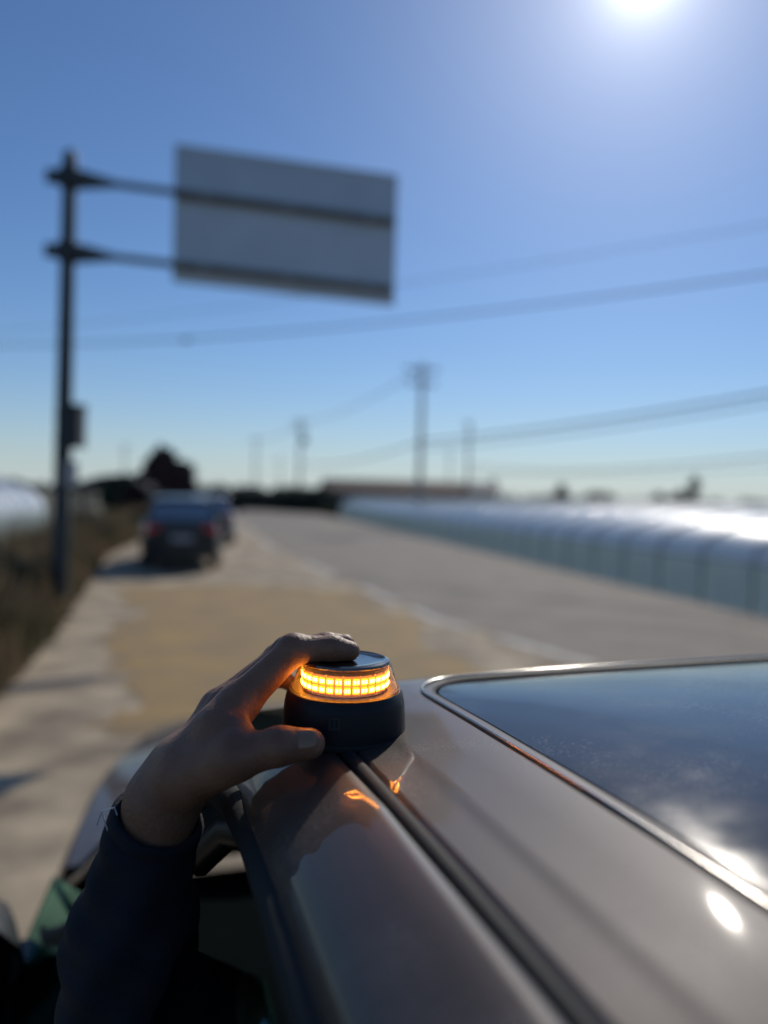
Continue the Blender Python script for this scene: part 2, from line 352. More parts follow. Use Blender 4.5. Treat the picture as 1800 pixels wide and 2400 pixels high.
# ------------------------------------------------------------------ overhead sign seen from behind
sg = thing('road_sign', 'large blank grey back of a cantilevered road sign on a tall pole', 'road sign', (-4.22, 10.05, 0))
MB().tube([(0, 0, -.1), (.02, 0, 3), (.04, 0, 5.95)], [.113, .102, .087], 20).build('pole', 'galv', sg, True, 40)
MB().lathe([(0, .0), (.09, 0), (.09, .04), (.05, .10), (0, .11)], (.04, 0, 5.95), 20).build('pole_cap', 'galv', sg, True, 40)
MB().lathe([(0, 0), (.22, 0), (.22, .03), (.125, .03), (.115, .2), (0, .2)], (0, 0, -.03), 20).build('base_plate', 'galv', sg, True, 30)
ax = Vector((1, .19, 0)).normalized(); ay = Vector((-ax.y, ax.x, 0)); rz = math.atan2(ax.y, ax.x)
def sp(d, o, z): p = ax*d+ay*o; return (p.x, p.y, z-.036*d)
def sbox(mb, d0, d1, o0, o1, z0, z1):
    return mb.add([sp(d, o, z) for z in (z0, z1) for d, o in ((d0, o0), (d1, o0), (d1, o1), (d0, o1))], [(3, 2, 1, 0), (4, 5, 6, 7), (0, 1, 5, 4), (1, 2, 6, 5), (2, 3, 7, 6), (3, 0, 4, 7)])
for z in (5.70, 4.75):
    ar = MB().tube([sp(0, 0, z), sp(4.35, 0, z)], [.050, .040], 14).build('arm', 'arm_steel', sg, True, 40)
    f = MB().lathe([(.09, -.12), (.125, -.12), (.14, -.10), (.14, .10), (.125, .12), (.09, .12)], (.035, 0, z), 20)
    f.box((.0, 0, z), (.50, .07, .17), rz); f.build('clamp', 'galv', ar, True, 30)
    q = MB()
    for sgn in (-1, 1):
        q.add([sp(d, o, z+c) for d, o, c in ((.1, -.016, 0), (.1, .016, 0), (.1, .016, sgn*.14), (.1, -.016, sgn*.14), (.60, -.014, sgn*.05), (.60, .014, sgn*.05), (.60, .014, 0), (.60, -.014, 0))],
              [(0, 1, 2, 3), (3, 2, 5, 4), (7, 6, 1, 0), (0, 3, 4, 7), (1, 6, 5, 2), (4, 5, 6, 7)])
    q.build('gusset', 'galv', ar)
D0, D1, Z0, Z1 = 1.36, 4.36, 4.575, 6.345
pn = sbox(MB(), D0, D1, .10, .12, Z0, Z1).build('panel', 'sign_back', sg)
fm = MB()
for (d0, d1, z0, z1) in ((D0-.02, D1+.02, Z1, Z1+.03), (D0-.02, D1+.02, Z0-.03, Z0), (D0-.02, D0, Z0, Z1), (D1, D1+.02, Z0, Z1)): sbox(fm, d0, d1, .085, .13, z0, z1)
fm.build('edge_frame', 'sign_back', pn)
for z in (5.70, 4.75): sbox(MB(), D0+.05, D1-.05, .06, .0985, z-.05, z+.05).build('stiffener_rail', 'sign_rail', pn)
for d in (1.75, 2.86, 3.97):
    for z in (5.70, 4.75): sbox(MB(), d-.03, d+.03, -.055, .0585, z-.062, z+.062).build('bracket', 'sign_rail', pn)
sbox(MB(), D0, D1, .1225, .13, Z0, Z1).build('sign_face', 'sign_face', pn)
bx = thing('control_box', 'dark metal box strapped to the right of the sign pole', 'box', (-4.03, 9.98, 2.21))
MB().box((0, 0, .26), (.21, .22, .52)).build('cabinet', 'dark_box', bx)
MB().box((0, -.115, .26), (.17, .008, .46)).build('door', 'dark_box', bx)
MB().box((0, -.01, .54), (.25, .27, .03)).build('rain_hood', 'dark_box', bx)
for z in (.1, .42): MB().lathe([(.104, -.015), (.11, -.015), (.11, .015), (.104, .015)], (-.18, .07, z), 20, True).build('strap', 'galv', bx)
nb = thing('notice_plate', 'small pale plate fixed to the sign pole below the dark box', 'sign', (-4.06, 9.97, 1.72))
MB().box((0, 0, .16), (.16, .012, .32)).build('plate', 'white_box', nb)
MB().box((-.05, .03, .16), (.14, .05, .03)).build('bracket', 'galv', nb)

# ------------------------------------------------------------------ cars
CW = .845
def wv(f):
    if f > 1.3: return CW-.145*((f-1.3)/1.1)**1.9
    if f < -.9: return CW-.12*((-.9-f)/.48)**2
    return CW
def zb(f):
    if f > 1.3: t = (f-1.3)/1.7; return 1.03-.05*t-.15*t**2.4
    return 1.03+.018*(1.3-f)
PROF = [(0, .945), (.12, .975), (.3, 1.0), (.5, 1.0), (.62, .992), (.68, .975), (.8, .965), (.9, .945), (.96, .925), (1, .905)]
def zlow(f):
    z = .26
    for fa in (2.22, -.42):
        d = abs(f-fa)
        if d < .37: z = max(z, .33+math.sqrt(.37**2-d*d)*.98)
    return z
def roofz(f): return 1.566-.019*(f/.62)**2 if f > 0 else 1.565-.055*(f/.98)**2
def roof_pt(f, a):
    b = abs(a); z = roofz(f)
    if b < .43: z += .006*(1-(b/.43)**2)
    else:
        z -= .082*(b-.43)+1.0*(b-.43)**2 if b < .487 else .0079+.11*(b-.487) if b < .5148 else .01096+1.8*(b-.5148)
        z += .0008*math.exp(-((b-.487)/.005)**2)
    if f > .59: z -= .35*(f-.59)**1.0*((f-.59)/.06)
    return (a, f, z)
def rrect(a, f0, f1, r, nc=8, ne=14):
    pts = []
    cs = [(a-r, f1-r, 0), (-a+r, f1-r, 90), (-a+r, f0+r, 180), (a-r, f0+r, 270)]
    for i, (cx, cy, s) in enumerate(cs):
        for k in range(nc): an = R(s+90*k/(nc-1)); pts.append((cx+r*math.cos(an), cy+r*math.sin(an)))
        nx = cs[(i+1) % 4]; an = R(nx[2]); q = (nx[0]+r*math.cos(an), nx[1]+r*math.sin(an)); p = pts[-1]
        for k in range(1, ne): t = k/ne; pts.append((p[0]+(q[0]-p[0])*t, p[1]+(q[1]-p[1])*t))
    return pts
def frange(a, b, n): return [a+(b-a)*i/(n-1) for i in range(n)]

def make_car(label, loc, rz, paint, near=False, group=None):
    car = thing('car', label, 'car', loc, rz, group)
    # lower body sides
    body = MB()
    fs = sorted(set(frange(-1.38, 3.0, 74)+[2.22-.369, 2.22+.369, -.42-.369, -.42+.369]))
    for s in (-1, 1):
        body.grid([[(s*wv(f)*g, f, zlow(f)+(zb(f)-zlow(f))*v) for v, g in PROF] for f in fs], flip=(s > 0))
    # nose and tail
    ss = frange(-1, 1, 21)
    nose = [(.80, 0, 1.0), (.74, .05, 1.0), (.62, .09, 1.0), (.48, .10, 1.0), (.36, .09, .99), (.26, .04, .97)]
    body.grid([[(sx*wv(3.0)*g*(.905 if i == 0 else .96 if i == 1 else 1), 3.0+(.10+df)*(1-sx**4), z+(.03*(1-sx*sx) if i == 0 else 0)) for sx in ss] for i, (z, df, g) in enumerate(nose)], flip=False)
    tail = [(zb(-1.38), 0, .905), (.98, .05, .95), (.80, .07, .99), (.62, .08, 1.0), (.45, .10, 1.0), (.28, .05, .95)]
    body.grid([[(sx*wv(-1.38)*g, -1.38-(.06+df)*(1-sx**4), z) for sx in ss] for (z, df, g) in tail], flip=True)
    bo = body.build('body', paint, car, True, 40)
    # hood
    hd = MB().grid([[(sx*wv(f)*.90, f, zb(f)+.006+.055*(1-abs(sx)**2.2)*(1 if f < 2.7 else 1-(f-2.7)/.6)+(.012*math.exp(-((abs(sx)-.62)/.07)**2))) for sx in frange(-1, 1, 33)] for f in frange(1.44, 3.02, 24)], flip=False)
    hd.build('hood', paint, car, True)
    # windscreen
    MB().grid([[(sx*(.545+.2*t), .645+.80*t+.05*(1-sx*sx)*math.sin(t*3.1), 1.536-.02*sx*sx-.496*t**1.08) for sx in frange(-1, 1, 17)] for t in frange(0, 1, 14)], flip=True).build('windscreen', 'win_dark', car, True)
    MB().grid([[(sx*.74, f, 1.035+.02*(1-sx*sx)-(f-1.40)*.1) for sx in frange(-1, 1, 9)] for f in (1.38, 1.42, 1.47)]).build('cowl', 'black_trim', car, True)
    # roof panel with opening for the glass roof
    G = rrect(.43, -.74, .583, .05); O = rrect(.519, -.98, .650, .06)
    rows = []
    for t in (0, .06, .2, .4, .55, .62, .66, .695, .73, .77, .82, .87, .90, .925, .935, .945, 1):
        rows.append([roof_pt(g[1]+(o[1]-g[1])*t, g[0]+(o[0]-g[0])*t) for g, o in zip(G, O)])
    rp = MB().grid(rows, closed=True).build('roof_panel', paint, car, True)
    # glass roof
    rows = []
    G2 = rrect(.4255, -.735, .5785, .047)
    cy = -.078
    for t in (1, .9, .75, .6, .45, .3, .15, .02):
        rows.append([(lambda q: (q[0], q[1], q[2]-.0015+(.004 if t < .95 else 0)))(roof_pt(cy+(p[1]-cy)*t, p[0]*t)) for p in G2])
    gr = MB().grid(rows, closed=True).add([], []).build('glass_roof', 'roof_glass', car, True)
    seal = [roof_pt(p[1], p[0]) for p in G]
    q = [Vector(p)-Vector((0, 0, .003)) for p in seal]; q.append(q[0]); q.append(q[1])
    MB().tube(q, .0031, 8, False).build('glass_seal', 'rubber', gr, True)
    q2 = [Vector(roof_pt(p[1], p[0]))+Vector((0, 0, .0012)) for p in rrect(.4375, -.748, .5905, .056)]; q2.append(q2[0]); q2.append(q2[1])
    MB().tube(q2, .0010, 8, False).build('bright_trim', 'chrome', gr, True)
    for s in (-1, 1):
        # ditch moulding
        dp = [(s*.5212, f, roofz(f)-.0145-(max(0, f-.5)**2)*.8) for f in frange(-.97, .60, 30)]
        MB().tube(dp, .0047, 10).build('roof_moulding', 'rubber', car, True, 60)
        # floor of the ditch and side rail flowing into the front pillar
        path = [(-1.02, 0, -.01), (-.7, 0, 0), (-.4, 0, 0), (0, 0, 0), (.2, 0, 0), (.35, .0, 0), (.45, .001, -.002), (.53, .004, -.010), (.60, .014, -.028), (.68, .030, -.062), (.80, .058, -.125), (1.0, .10, -.25), (1.2, .145, -.375), (1.42, .19, -.50)]
        sec = [(.512, -.024), (.5252, -.024), (.5260, -.013), (.5285, -.0100), (.535, -.0105), (.545, -.0155), (.556, -.0222), (.566, -.0295), (.574, -.0375), (.579, -.0455), (.5805, -.052), (.574, -.055)]
        rail = MB().grid([[(s*(a+da), f, (roofz(f) if f < .6 else roofz(.6))+dz+z) for a, z in sec] for f, da, dz in path], flip=(s < 0)).build('side_rail', paint, car, True)
        # doors: upper frame, seal, glass
        for nm, f0, f1, fr in (('front', -.28, .50, True), ('rear', -1.0, -.34, False)):
            dr = MB().grid([[(s*(wv(f)*PROF[k][1]+.0035), f, zlow(f)+(zb(f)-zlow(f))*PROF[k][0]) for k in range(2, 9)] for f in (frange(-.28, 1.28, 26) if fr else frange(-.95, -.30, 12))], flip=(s > 0))
            do = dr.build('door', paint, car, True)
            MB().box((s*(CW*.99+.012), -.18 if fr else -.86, .90), (.03, .17, .028)).build('handle', paint, do)
            if fr:
                pth = [(.578, -.28, -.062), (.578, 0, -.060), (.5775, .25, -.060), (.577, .36, -.062), (.5765, .44, -.066), (.580, .50, -.069), (.588, .54, -.073), (.600, .565, -.085), (.616, .58, -.108), (.634, .60, -.145), (.665, .68, -.22), (.71, .85, -.33), (.745, 1.05, -.44), (.765, 1.20, -.505)]
                MB().tube([(s*a, f, 1.565+z) for a, f, z in pth], .0105, 12).build('window_seal', 'rubber', do, True, 60)
                inner = [(.560, -.28, -.075), (.560, 0, -.073), (.559, .25, -.073), (.558, .40, -.078), (.562, .48, -.083), (.580, .535, -.10), (.60, .56, -.13)]
                MB().tube([(s*a, f, 1.565+z) for a, f, z in inner], .012, 10).build('frame_trim', 'black_trim', do, True, 60)
                if near and s < 0:
                    top = lambda f: 1.482 if f < .335 else 1.485-.413*(f-.335)
                else: top = lambda f: 1.475 if f < .5 else 1.475-.45*((f-.5)/.75)
                side = lambda f, z: s*(.585+.205*max(0, (1.49-z)/.46)**.9)
                gl = MB().grid([[(side(f, z), f, z) for z in frange(zb(f)-.03, max(top(f), zb(f)-.02), 9)] for f in frange(-.28, 1.27, 26)], flip=(s > 0)).build('window_glass', 'win_glass' if near and s < 0 else 'win_dark', do, True)
                thicken(gl, .004)
                MB().tube([(s*(.905*CW+.004), f, zb(f)+.004) for f in frange(-.28, 1.28, 14)], .011, 8).build('belt_moulding', 'black_trim', do, True, 60)
            else:
                gl = MB().grid([[(s*(.583+.205*max(0, (1.49-z)/.46)**.9), f, z) for z in frange(zb(f)-.02, 1.475-.12*max(0, (-.7-f)/.3)**2, 8)] for f in frange(-.98, -.34, 12)], flip=(s > 0)).build('window_glass', 'win_dark', do, True)
        MB().grid([[(s*(.580+.205*max(0, (1.49-z)/.46)**.9), f, z) for z in frange(1.03, 1.48, 6)] for f in (-.345, -.275)], flip=(s > 0)).build('centre_pillar', 'black_trim', car, True)
        rpil = MB().grid([[(s*(.570+.16*t+.02), -.93-.43*t-d, 1.48-.42*t) for d in (-.08, 0, .1)] for t in frange(0, 1, 8)], flip=(s > 0)).build('rear_pillar', paint, car, True)
        # wheels
        for fa in (2.22, -.42):
            w = bpy.data.objects.new('wheel', None); col.objects.link(w); w.parent = car; w.location = (s*(wv(fa)-.105), fa, .33); w.rotation_euler = (0, R(90), 0)
            MB().lathe([(.21, -.10), (.29, -.11), (.325, -.09), (.33, 0), (.325, .09), (.29, .11), (.21, .10)], (0, 0, 0), 32).build('tyre', 'tyre', w, True, 50)
            rm = MB().lathe([(.215, -.08), (.20, 0), (.215, .08)], (0, 0, 0), 32)
            for k in range(5):
                an = k*2*math.pi/5; rm.box((math.cos(an)*.11, math.sin(an)*.11, s*.07), (.2, .05, .02), an)
            rm.lathe([(0, -.09), (.05, -.09), (.05, .09), (0, .09)], (0, 0, 0), 16).build('rim', 'alloy', w)
        # lamps
        MB().grid([[(s*(.30+.24*u)*1.0, 3.0+.13*(1-(.52+.42*u)**4)+.055, .60+.11*v+.02*u) for v in (0, .5, 1)] for u in frange(0, 1, 6)], flip=(s > 0)).build('headlight', 'lamp_clear', car, True)
        MB().grid([[(s*(.42+.31*u), -1.38-.145*(1-(.55+.42*u)**4)-.006, .80+.15*v) for v in (0, .5, 1)] for u in frange(0, 1, 6)], flip=(s < 0)).build('tail_light', 'tail_red', car, True)
        # door mirror
        mx, my, mz = s*.935, 1.13, 1.055
        mr = MB()
        secs = []
        for t in frange(0, 1, 9):
            rr = .3+.7*math.sin(math.pi*min(1, t*1.15+.0)**.6*.5) if t < .99 else .35
            secs.append([(mx+s*(.165*math.cos(k*math.pi/8)*(1-.25*t)), my-.05+.16*t, mz+.115*math.sin(k*math.pi/8)*(1-.45*t*t)) for k in range(16)])
        mr.grid(secs, closed=True, flip=(s < 0)).add(secs[-1], [tuple(range(16))])
        mo = mr.build('side_mirror', paint if not near else 'black_trim', car, True, 60)
        MB().grid([[(mx+s*(.157*u*math.cos(k*math.pi/8)), my-.045, mz+.108*u*math.sin(k*math.pi/8)) for k in range(16)] for u in (.02, 1)], closed=True).build('mirror_glass', 'mirror', mo)
        MB().box((s*.785, 1.15, 1.035), (.12, .06, .04)).build('mirror_stalk', 'black_trim', mo)
    # rear window, plate, bumpers, underside, cabin
    MB().grid([[(sx*(.56+.10*t), -.965-.44*t-.03*(1-sx*sx), 1.487-.42*t) for sx in frange(-1, 1, 13)] for t in frange(0, 1, 8)]).build('rear_window', 'win_dark', car, True)
    MB().grid([[(sx*.52, -.90-.14*u, 1.498-.012*u+.016*(1-sx*sx)) for sx in frange(-1, 1, 9)] for u in frange(0, 1, 4)]).build('spoiler', paint, car, True)
    pl = MB().box((0, -1.578, .70), (.44, .012, .13)).build('number_plate', 'plate', car)
    MB().grid([[(sx*.715, -1.385-.185*(1-sx**4), z) for sx in frange(-1, 1, 13)] for z in (.28, .55, .86)]).build('rear_bumper', 'black_trim', car, True)
    MB().grid([[(sx*.42, 3.215-.02*sx**2, z) for sx in frange(-1, 1, 13)] for z in (.34, .42, .52)], flip=True).build('grille', 'black_trim', car, True)
    MB().box((0, .8, .30), (1.36, 4.0, .06)).build('underbody', 'black_trim', car)
    MB().grid([[(sx*.80, f, .36) for sx in (-1, 1)] for f in (-1.3, 1.4)]).build('cabin_floor', 'interior', car)
    MB().grid([[(sx*.55, f, roofz(f)-.035+.01*(1-sx*sx)-.03*max(0, (f-.4)/.2)) for sx in frange(-1, 1, 9)] for f in frange(-.9, .6, 8)], flip=True).build('headliner', 'headliner', car, True)
    MB().grid([[(sx*.72, f, z+.015*math.cos(sx*5)) for sx in frange(-1, 1, 13)] for f, z in ((1.42, 1.01), (1.2, 1.02), (1.0, 1.01), (.92, .97), (.90, .75), (1.0, .55))]).build('dashboard', 'interior', car, True, 50)
    for s in (-1, 1):
        st = MB().grid([[(s*.36+.24*math.cos(k*math.pi/6)*w, .02-.30*t+.06*math.sin(k*math.pi/6), .55+.55*t) for k in range(12)] for t, w in ((0, .9), (.3, 1), (.7, .95), (1, .7))], closed=True)
        st.box((s*.36, .25, .50), (.48, .5, .14)); st.box((s*.36, -.30, 1.20), (.24, .08, .16))
        st.build('seat', 'interior', car, True, 40)
    rb = MB().box((0, -.75, .50), (1.2, .5, .14)); rb.box((0, -1.02, .82), (1.2, .12, .6)); rb.build('rear_seat', 'interior', car)
    wh = MB(); c = Vector((-.36, .72, .98)); u = Vector((1, 0, 0)); w = Vector((0, .42, .9)).normalized()
    ring = [c+(u*math.cos(k*math.pi/12)+w*math.sin(k*math.pi/12))*.185 for k in range(26)]
    wh.tube(ring, .015, 8, False); wh.tube([c-u*.18, c+u*.18], .018, 8); wh.tube([c, c-w*.18], .018, 8); wh.tube([c, c+Vector((0, .2, -.08))], .03, 8)
    wh.build('steering_wheel', 'interior', car, True, 50)
    return car

HD = R(17.5)
fw = Vector((-math.sin(HD), math.cos(HD), 0)); lf = Vector((-math.cos(HD), -math.sin(HD), 0))
def carpt(f, a, z): return fw*f+lf*(a-.643)+Vector((0, 0, z))
car = make_car('grey car in the foreground with a glass roof and black roof strips', carpt(0, 0, 0), HD, 'paint_grey', near=True)
hd1 = R(15.5)
make_car('dark car parked at the verge, nearest of the parked row', (-4.58, 17.4, 0), hd1, 'paint_black', group='cars parked along the verge')
make_car('silver car parked just ahead of the dark one', (-5.75, 25.4, 0), R(12), 'paint_silver', group='cars parked along the verge')

# ------------------------------------------------------------------ warning beacon on the roof
BZ = roofz(.48)-.0115
bc = thing('warning_beacon', 'small black magnetic warning beacon with lit amber lights, held on the car roof', 'warning beacon', (-.0225, .500, BZ))
hB = 1.5735-BZ; hT = 1.592-BZ
MB().lathe([(0, 0), (.0385, 0), (.0400, .0015), (.0402, .006), (.0398, .014), (.0390, hB-.008), (.0378, hB-.002), (.0362, hB), (.030, hB+.0005), (0, hB+.0005)], n=64).build('base', 'beacon_black', bc, True, 35)
MB().lathe([(.0405, .001), (.0412, .002), (.0412, .004), (.0405, .005)], n=64).build('foot_ring', 'rubber', bc, True)
mk = MB()
for dx, dz, w, h in ((-.0028, 0, .0012, .0075), (.0028, 0, .0012, .0075), (0, .0031, .0044, .0012), (0, -.0031, .0044, .0012), (0, 0, .0012, .0046)):
    x = -.004+dx; mk.box((x, -math.sqrt(.0394**2-x*x)-.0001, hB*.60+dz), (w, .0006, h))
mk.build('embossed_mark', 'beacon_mark', bc)
ls = MB().lathe([(.0345, hB), (.0352, hB+.001), (.0345, hB+.003), (.0338, hB+.004), (.0298, hT-.002), (.0290, hT-.0006), (.0275, hT)], n=64).build('lens', 'lens_clear', bc, True, 60)
MB().lathe([(.0352, hB+.0003), (.0360, hB+.0012), (.0352, hB+.0024)], n=64).build('lens_rim', 'lens_edge', ls, True)
MB().lathe([(.0276, hT-.0022), (.0288, hT-.001), (.0284, hT+.0008), (.0262, hT+.0014), (.0245, hT+.0006), (.0180, hT+.0004), (0, hT+.0004)], n=64).build('top_cap', 'beacon_cap', bc, True, 35)
MB().lathe([(0, hT-.0025), (.0276, hT-.0025), (.0276, hT-.0045), (0, hT-.0045)], n=48).build('cap_underside', 'beacon_black', bc)
MB().lathe([(.0266, hB), (.0266, hT-.004)], n=48).build('light_board', 'beacon_board', bc)
led = MB().box((0, 0, 0), (.0041, .0012, .0046)).mesh('led', 'led'); chip = MB().box((0, 0, 0), (.0013, .0006, .0021)).mesh('led_chip', 'led_chip')
lamp = MB().box((0, 0, 0), (.0056, .0012, .0012)).mesh('led_pad', 'beacon_black')
nl = 32
for k in range(nl):
    an = 2*math.pi*(k+.5)/nl
    for z in (hB+.0050, hB+.0104):
        o = link('led', led, bc, (math.cos(an)*.0274, math.sin(an)*.0274, z)); o.rotation_euler = (0, 0, an+math.pi/2)
        for q in (-.0010, .0010): link('led_chip', chip, o, (q, -.0008, 0))
for k in range(nl//2):
    an = 2*math.pi*k/(nl//2)
    o = MB().box((0, 0, 0), (.0008, .0016, .0125)).build('light_divider', 'beacon_board', bc, loc=(math.cos(an)*.0276, math.sin(an)*.0276, (hB+hT)/2-.001)); o.rotation_euler = (0, 0, an+math.pi/2)

# ------------------------------------------------------------------ person: arm reaching out of the driver window
def capsule(P, a, b, ra, rb):
    a = np.array(a); b = np.array(b); d = b-a; t = np.clip(((P-a)@d)/(d@d+1e-12), 0, 1)
    q = P-a-t[..., None]*d
    return np.sqrt((q*q).sum(-1))-(ra+(rb-ra)*t)
def smin(a, b, k):
    h = np.clip(.5+.5*(b-a)/k, 0, 1); return b+(a-b)*h-k*h*(1-h)
def surface_nets(fn, lo, hi, h):
    lo = np.array(lo); n = np.ceil((np.array(hi)-lo)/h).astype(int)+1
    g = [lo[i]+h*np.arange(n[i]) for i in range(3)]
    S = np.empty(n)
    for i in range(n[0]):
        Y, Z = np.meshgrid(g[1], g[2], indexing='ij'); S[i] = fn(np.stack([np.full_like(Y, g[0][i]), Y, Z], -1))
    ins = S < 0
    cor = [(i, j, k) for i in (0, 1) for j in (0, 1) for k in (0, 1)]
    sl = lambda A, c: A[c[0]:A.shape[0]-1+c[0], c[1]:A.shape[1]-1+c[1], c[2]:A.shape[2]-1+c[2]]
    cnt = sum(sl(ins, c).astype(int) for c in cor); act = (cnt > 0) & (cnt < 8)
    idx = np.argwhere(act); acc = np.zeros((len(idx), 3)); w = np.zeros(len(idx))
    for c in cor:
        for ax_ in range(3):
            if c[ax_]: continue
            d = list(c); d[ax_] = 1
            s0 = S[tuple((idx+np.array(c)).T)]; s1 = S[tuple((idx+np.array(d)).T)]
            cr_ = (s0 < 0) != (s1 < 0); t = np.where(cr_, s0/np.where(cr_, s0-s1, 1), 0)
            p = np.tile(np.array(c, float), (len(idx), 1)); p[:, ax_] += t
            acc += np.where(cr_[:, None], p, 0); w += cr_
    V = lo+h*(idx+acc/w[:, None])
    ids = -np.ones(act.shape, int); ids[tuple(idx.T)] = np.arange(len(idx)); F = []
    for ax_ in range(3):
        o1, o2 = [(1, 2), (2, 0), (0, 1)][ax_]
        A = [slice(None)]*3; B = [slice(None)]*3; A[ax_] = slice(0, -1); B[ax_] = slice(1, None)
        ch = np.argwhere(ins[tuple(A)] != ins[tuple(B)])
        ch = ch[(ch[:, o1] > 0) & (ch[:, o2] > 0) & (ch[:, o1] < n[o1]-1) & (ch[:, o2] < n[o2]-1)]
        e1 = np.zeros(3, int); e1[o1] = 1; e2 = np.zeros(3, int); e2[o2] = 1
        q = np.stack([ids[tuple((ch-e1-e2).T)], ids[tuple((ch-e2).T)], ids[tuple(ch.T)], ids[tuple((ch-e1).T)]], 1)
        fl = ~ins[tuple(ch.T)]; q[fl] = q[fl][:, ::-1]; F.append(q[(q >= 0).all(1)])
    return V, np.concatenate(F)
def sdf_obj(name, fn, lo, hi, h, m, parent, smooth_it=6):
    V, F = surface_nets(fn, lo, hi, h)
    me = bpy.data.meshes.new(name); me.from_pydata(V.tolist(), [], F.tolist()); me.update()
    me.materials.append(MATS[m]); me.polygons.foreach_set('use_smooth', [True]*len(me.polygons))
    o = link(name, me, parent)
    if smooth_it: md = o.modifiers.new('smooth', 'SMOOTH'); md.iterations = smooth_it; md.factor = .5
    return o
FI = {'index': ([(-.0873, .4750, 1.5684), (-.0550, .4850, 1.6010), (-.0308, .4920, 1.6011), (-.0194, .4970, 1.5985)], [.0118, .0092, .0080, .0066]),
      'middle': ([(-.0994, .5000, 1.5590), (-.0618, .5100, 1.5945), (-.0365, .5150, 1.5985), (-.0241, .5180, 1.5990)], [.0118, .0092, .0080, .0068]),
      'ring': ([(-.1094, .5220, 1.5524), (-.0722, .5400, 1.5839), (-.0482, .5470, 1.5861), (-.0361, .5500, 1.5780)], [.0112, .0086, .0076, .0064]),
      'pinky': ([(-.1176, .5400, 1.5407), (-.0880, .5600, 1.5622), (-.0709, .5640, 1.5640), (-.0613, .5620, 1.5580)], [.0100, .0076, .0067, .0058]),
      'thumb': ([(-.1130, .4565, 1.5285), (-.0825, .4425, 1.5455), (-.0565, .4405, 1.5540), (-.0395, .4445, 1.5545)], [.0150, .0120, .0110, .0090])}
MC = [(-.1173, .4660, 1.5345), (-.1255, .4850, 1.5247), (-.1324, .5000, 1.5152), (-.1386, .5120, 1.5063)]
ELB = (-.158, .450, 1.275)
def hand_sdf(P):
    palm = None
    for k, c, ra, rb in (('index', MC[0], .0150, .0122), ('middle', MC[1], .0150, .0122), ('ring', MC[2], .0140, .0116), ('pinky', MC[3], .0130, .0105)):
        d = capsule(P, c, FI[k][0][0], ra, rb); palm = d if palm is None else smin(palm, d, .012)
    palm = smin(palm, capsule(P, (-.1312, .468, 1.5081), (-.123, .478, 1.522), .0208, .0195), .018)
    palm = smin(palm, capsule(P, (-.1312, .468, 1.5081), (-.1399, .468, 1.4716), .0208, .0212), .012)
    palm = smin(palm, capsule(P, (-.1399, .468, 1.4716), (-.152, .455, 1.36), .0225, .022), .012)
    palm = smin(palm, capsule(P, FI['thumb'][0][0], FI['thumb'][0][1], .0150, .0122), .014)
    palm = smin(palm, capsule(P, (-.0964, .4590, 1.5590), (-.0830, .4530, 1.5575), .0095, .0075), .016)
    res = palm
    for k, (J, r) in FI.items():
        f = None
        for i in range(3):
            d = capsule(P, J[i], J[i+1], r[i], r[i+1]); f = d if f is None else smin(f, d, .004)
        if k != 'thumb': f = smin(f, capsule(P, J[1], J[1], r[1]*1.06, r[1]*1.06), .004)
        res = np.minimum(res, smin(palm, f, .007))
    return res
pe = thing('person', 'person beside the car in a dark navy jacket, bare hand gripping the beacon', 'person', carpt(.05, 1.1, 0))
inv = -Vector(pe.location)
bd = sdf_obj('body', hand_sdf, (-.20, .41, 1.34), (.0, .60, 1.625), .0017, 'skin', pe, 5); bd.location = inv
# nails
def nail(tip, prev, up, r, par):
    t = (Vector(tip)-Vector(prev)).normalized(); u = (Vector(up)-t*Vector(up).dot(t)).normalized(); w = t.cross(u); rows = []
    for a in frange(-.0095, .0022, 7):
        ww = .66*(1-max(0, (a+.0035)/.0057)**3*.55)
        rows.append([Vector(tip)+t*(a+.001)+(u*math.cos(b)+w*math.sin(b))*(r*1.035-.0009*max(0, a/.005)**2) for b in frange(-ww, ww, 9)])
    o = MB().grid(rows).build('nail', 'nail', par, True); thicken(o, .0006); return o
nail(FI['thumb'][0][3], FI['thumb'][0][2], (.0, -.80, .60), .0096, bd)
SH = carpt(.21, .89, 1.33)
def sleeve_sdf(P):
    c0 = np.array((-.1350, .4685, 1.505)); c1 = np.array(ELB)
    d = capsule(P, c0, (-.147, .462, 1.42), .0258, .0350); d = smin(d, capsule(P, (-.147, .462, 1.42), c1, .0350, .047), .02)
    d = smin(d, capsule(P, c1, SH, .047, .066), .03)
    x, y, z = P[..., 0], P[..., 1], P[..., 2]
    d = d+.0016*np.sin(z*230+x*120+2*np.sin(y*60))+.0012*np.sin(z*95-x*170)
    axd = np.array((.10, .06, 1.0)); axd = axd/np.linalg.norm(axd)
    cut = (P-np.array((-.1355, .4682, 1.4950)))@np.array((.34, -.28, .90))
    return np.maximum(d, cut)
S2 = carpt(-.14, 1.16, 1.33); HIP = carpt(-.10, 1.10, .92)
def cuff_sdf(P):
    n = np.array((.34, -.28, .90)); n = n/np.linalg.norm(n); q = P-np.array((-.1355, .4682, 1.4930)); h = q@n; r = np.sqrt(np.maximum((q*q).sum(-1)-h*h, 0))
    d = np.sqrt((r-.0258)**2+(np.maximum(np.abs(h)-.006, 0))**2)-.0030
    return d+.0004*np.sin(h*1800)
def jacket_sdf(P):
    d = sleeve_sdf(P); ch = carpt(-.03, 1.04, 1.20)
    t = smin(capsule(P, HIP, ch, .165, .16), capsule(P, S2, SH, .07, .066), .09)
    e2 = carpt(-.24, 1.28, 1.08); t = smin(t, capsule(P, S2, e2, .062, .05), .05); t = smin(t, capsule(P, e2, carpt(-.06, 1.32, .87), .05, .036), .03)
    return smin(d, t, .03)
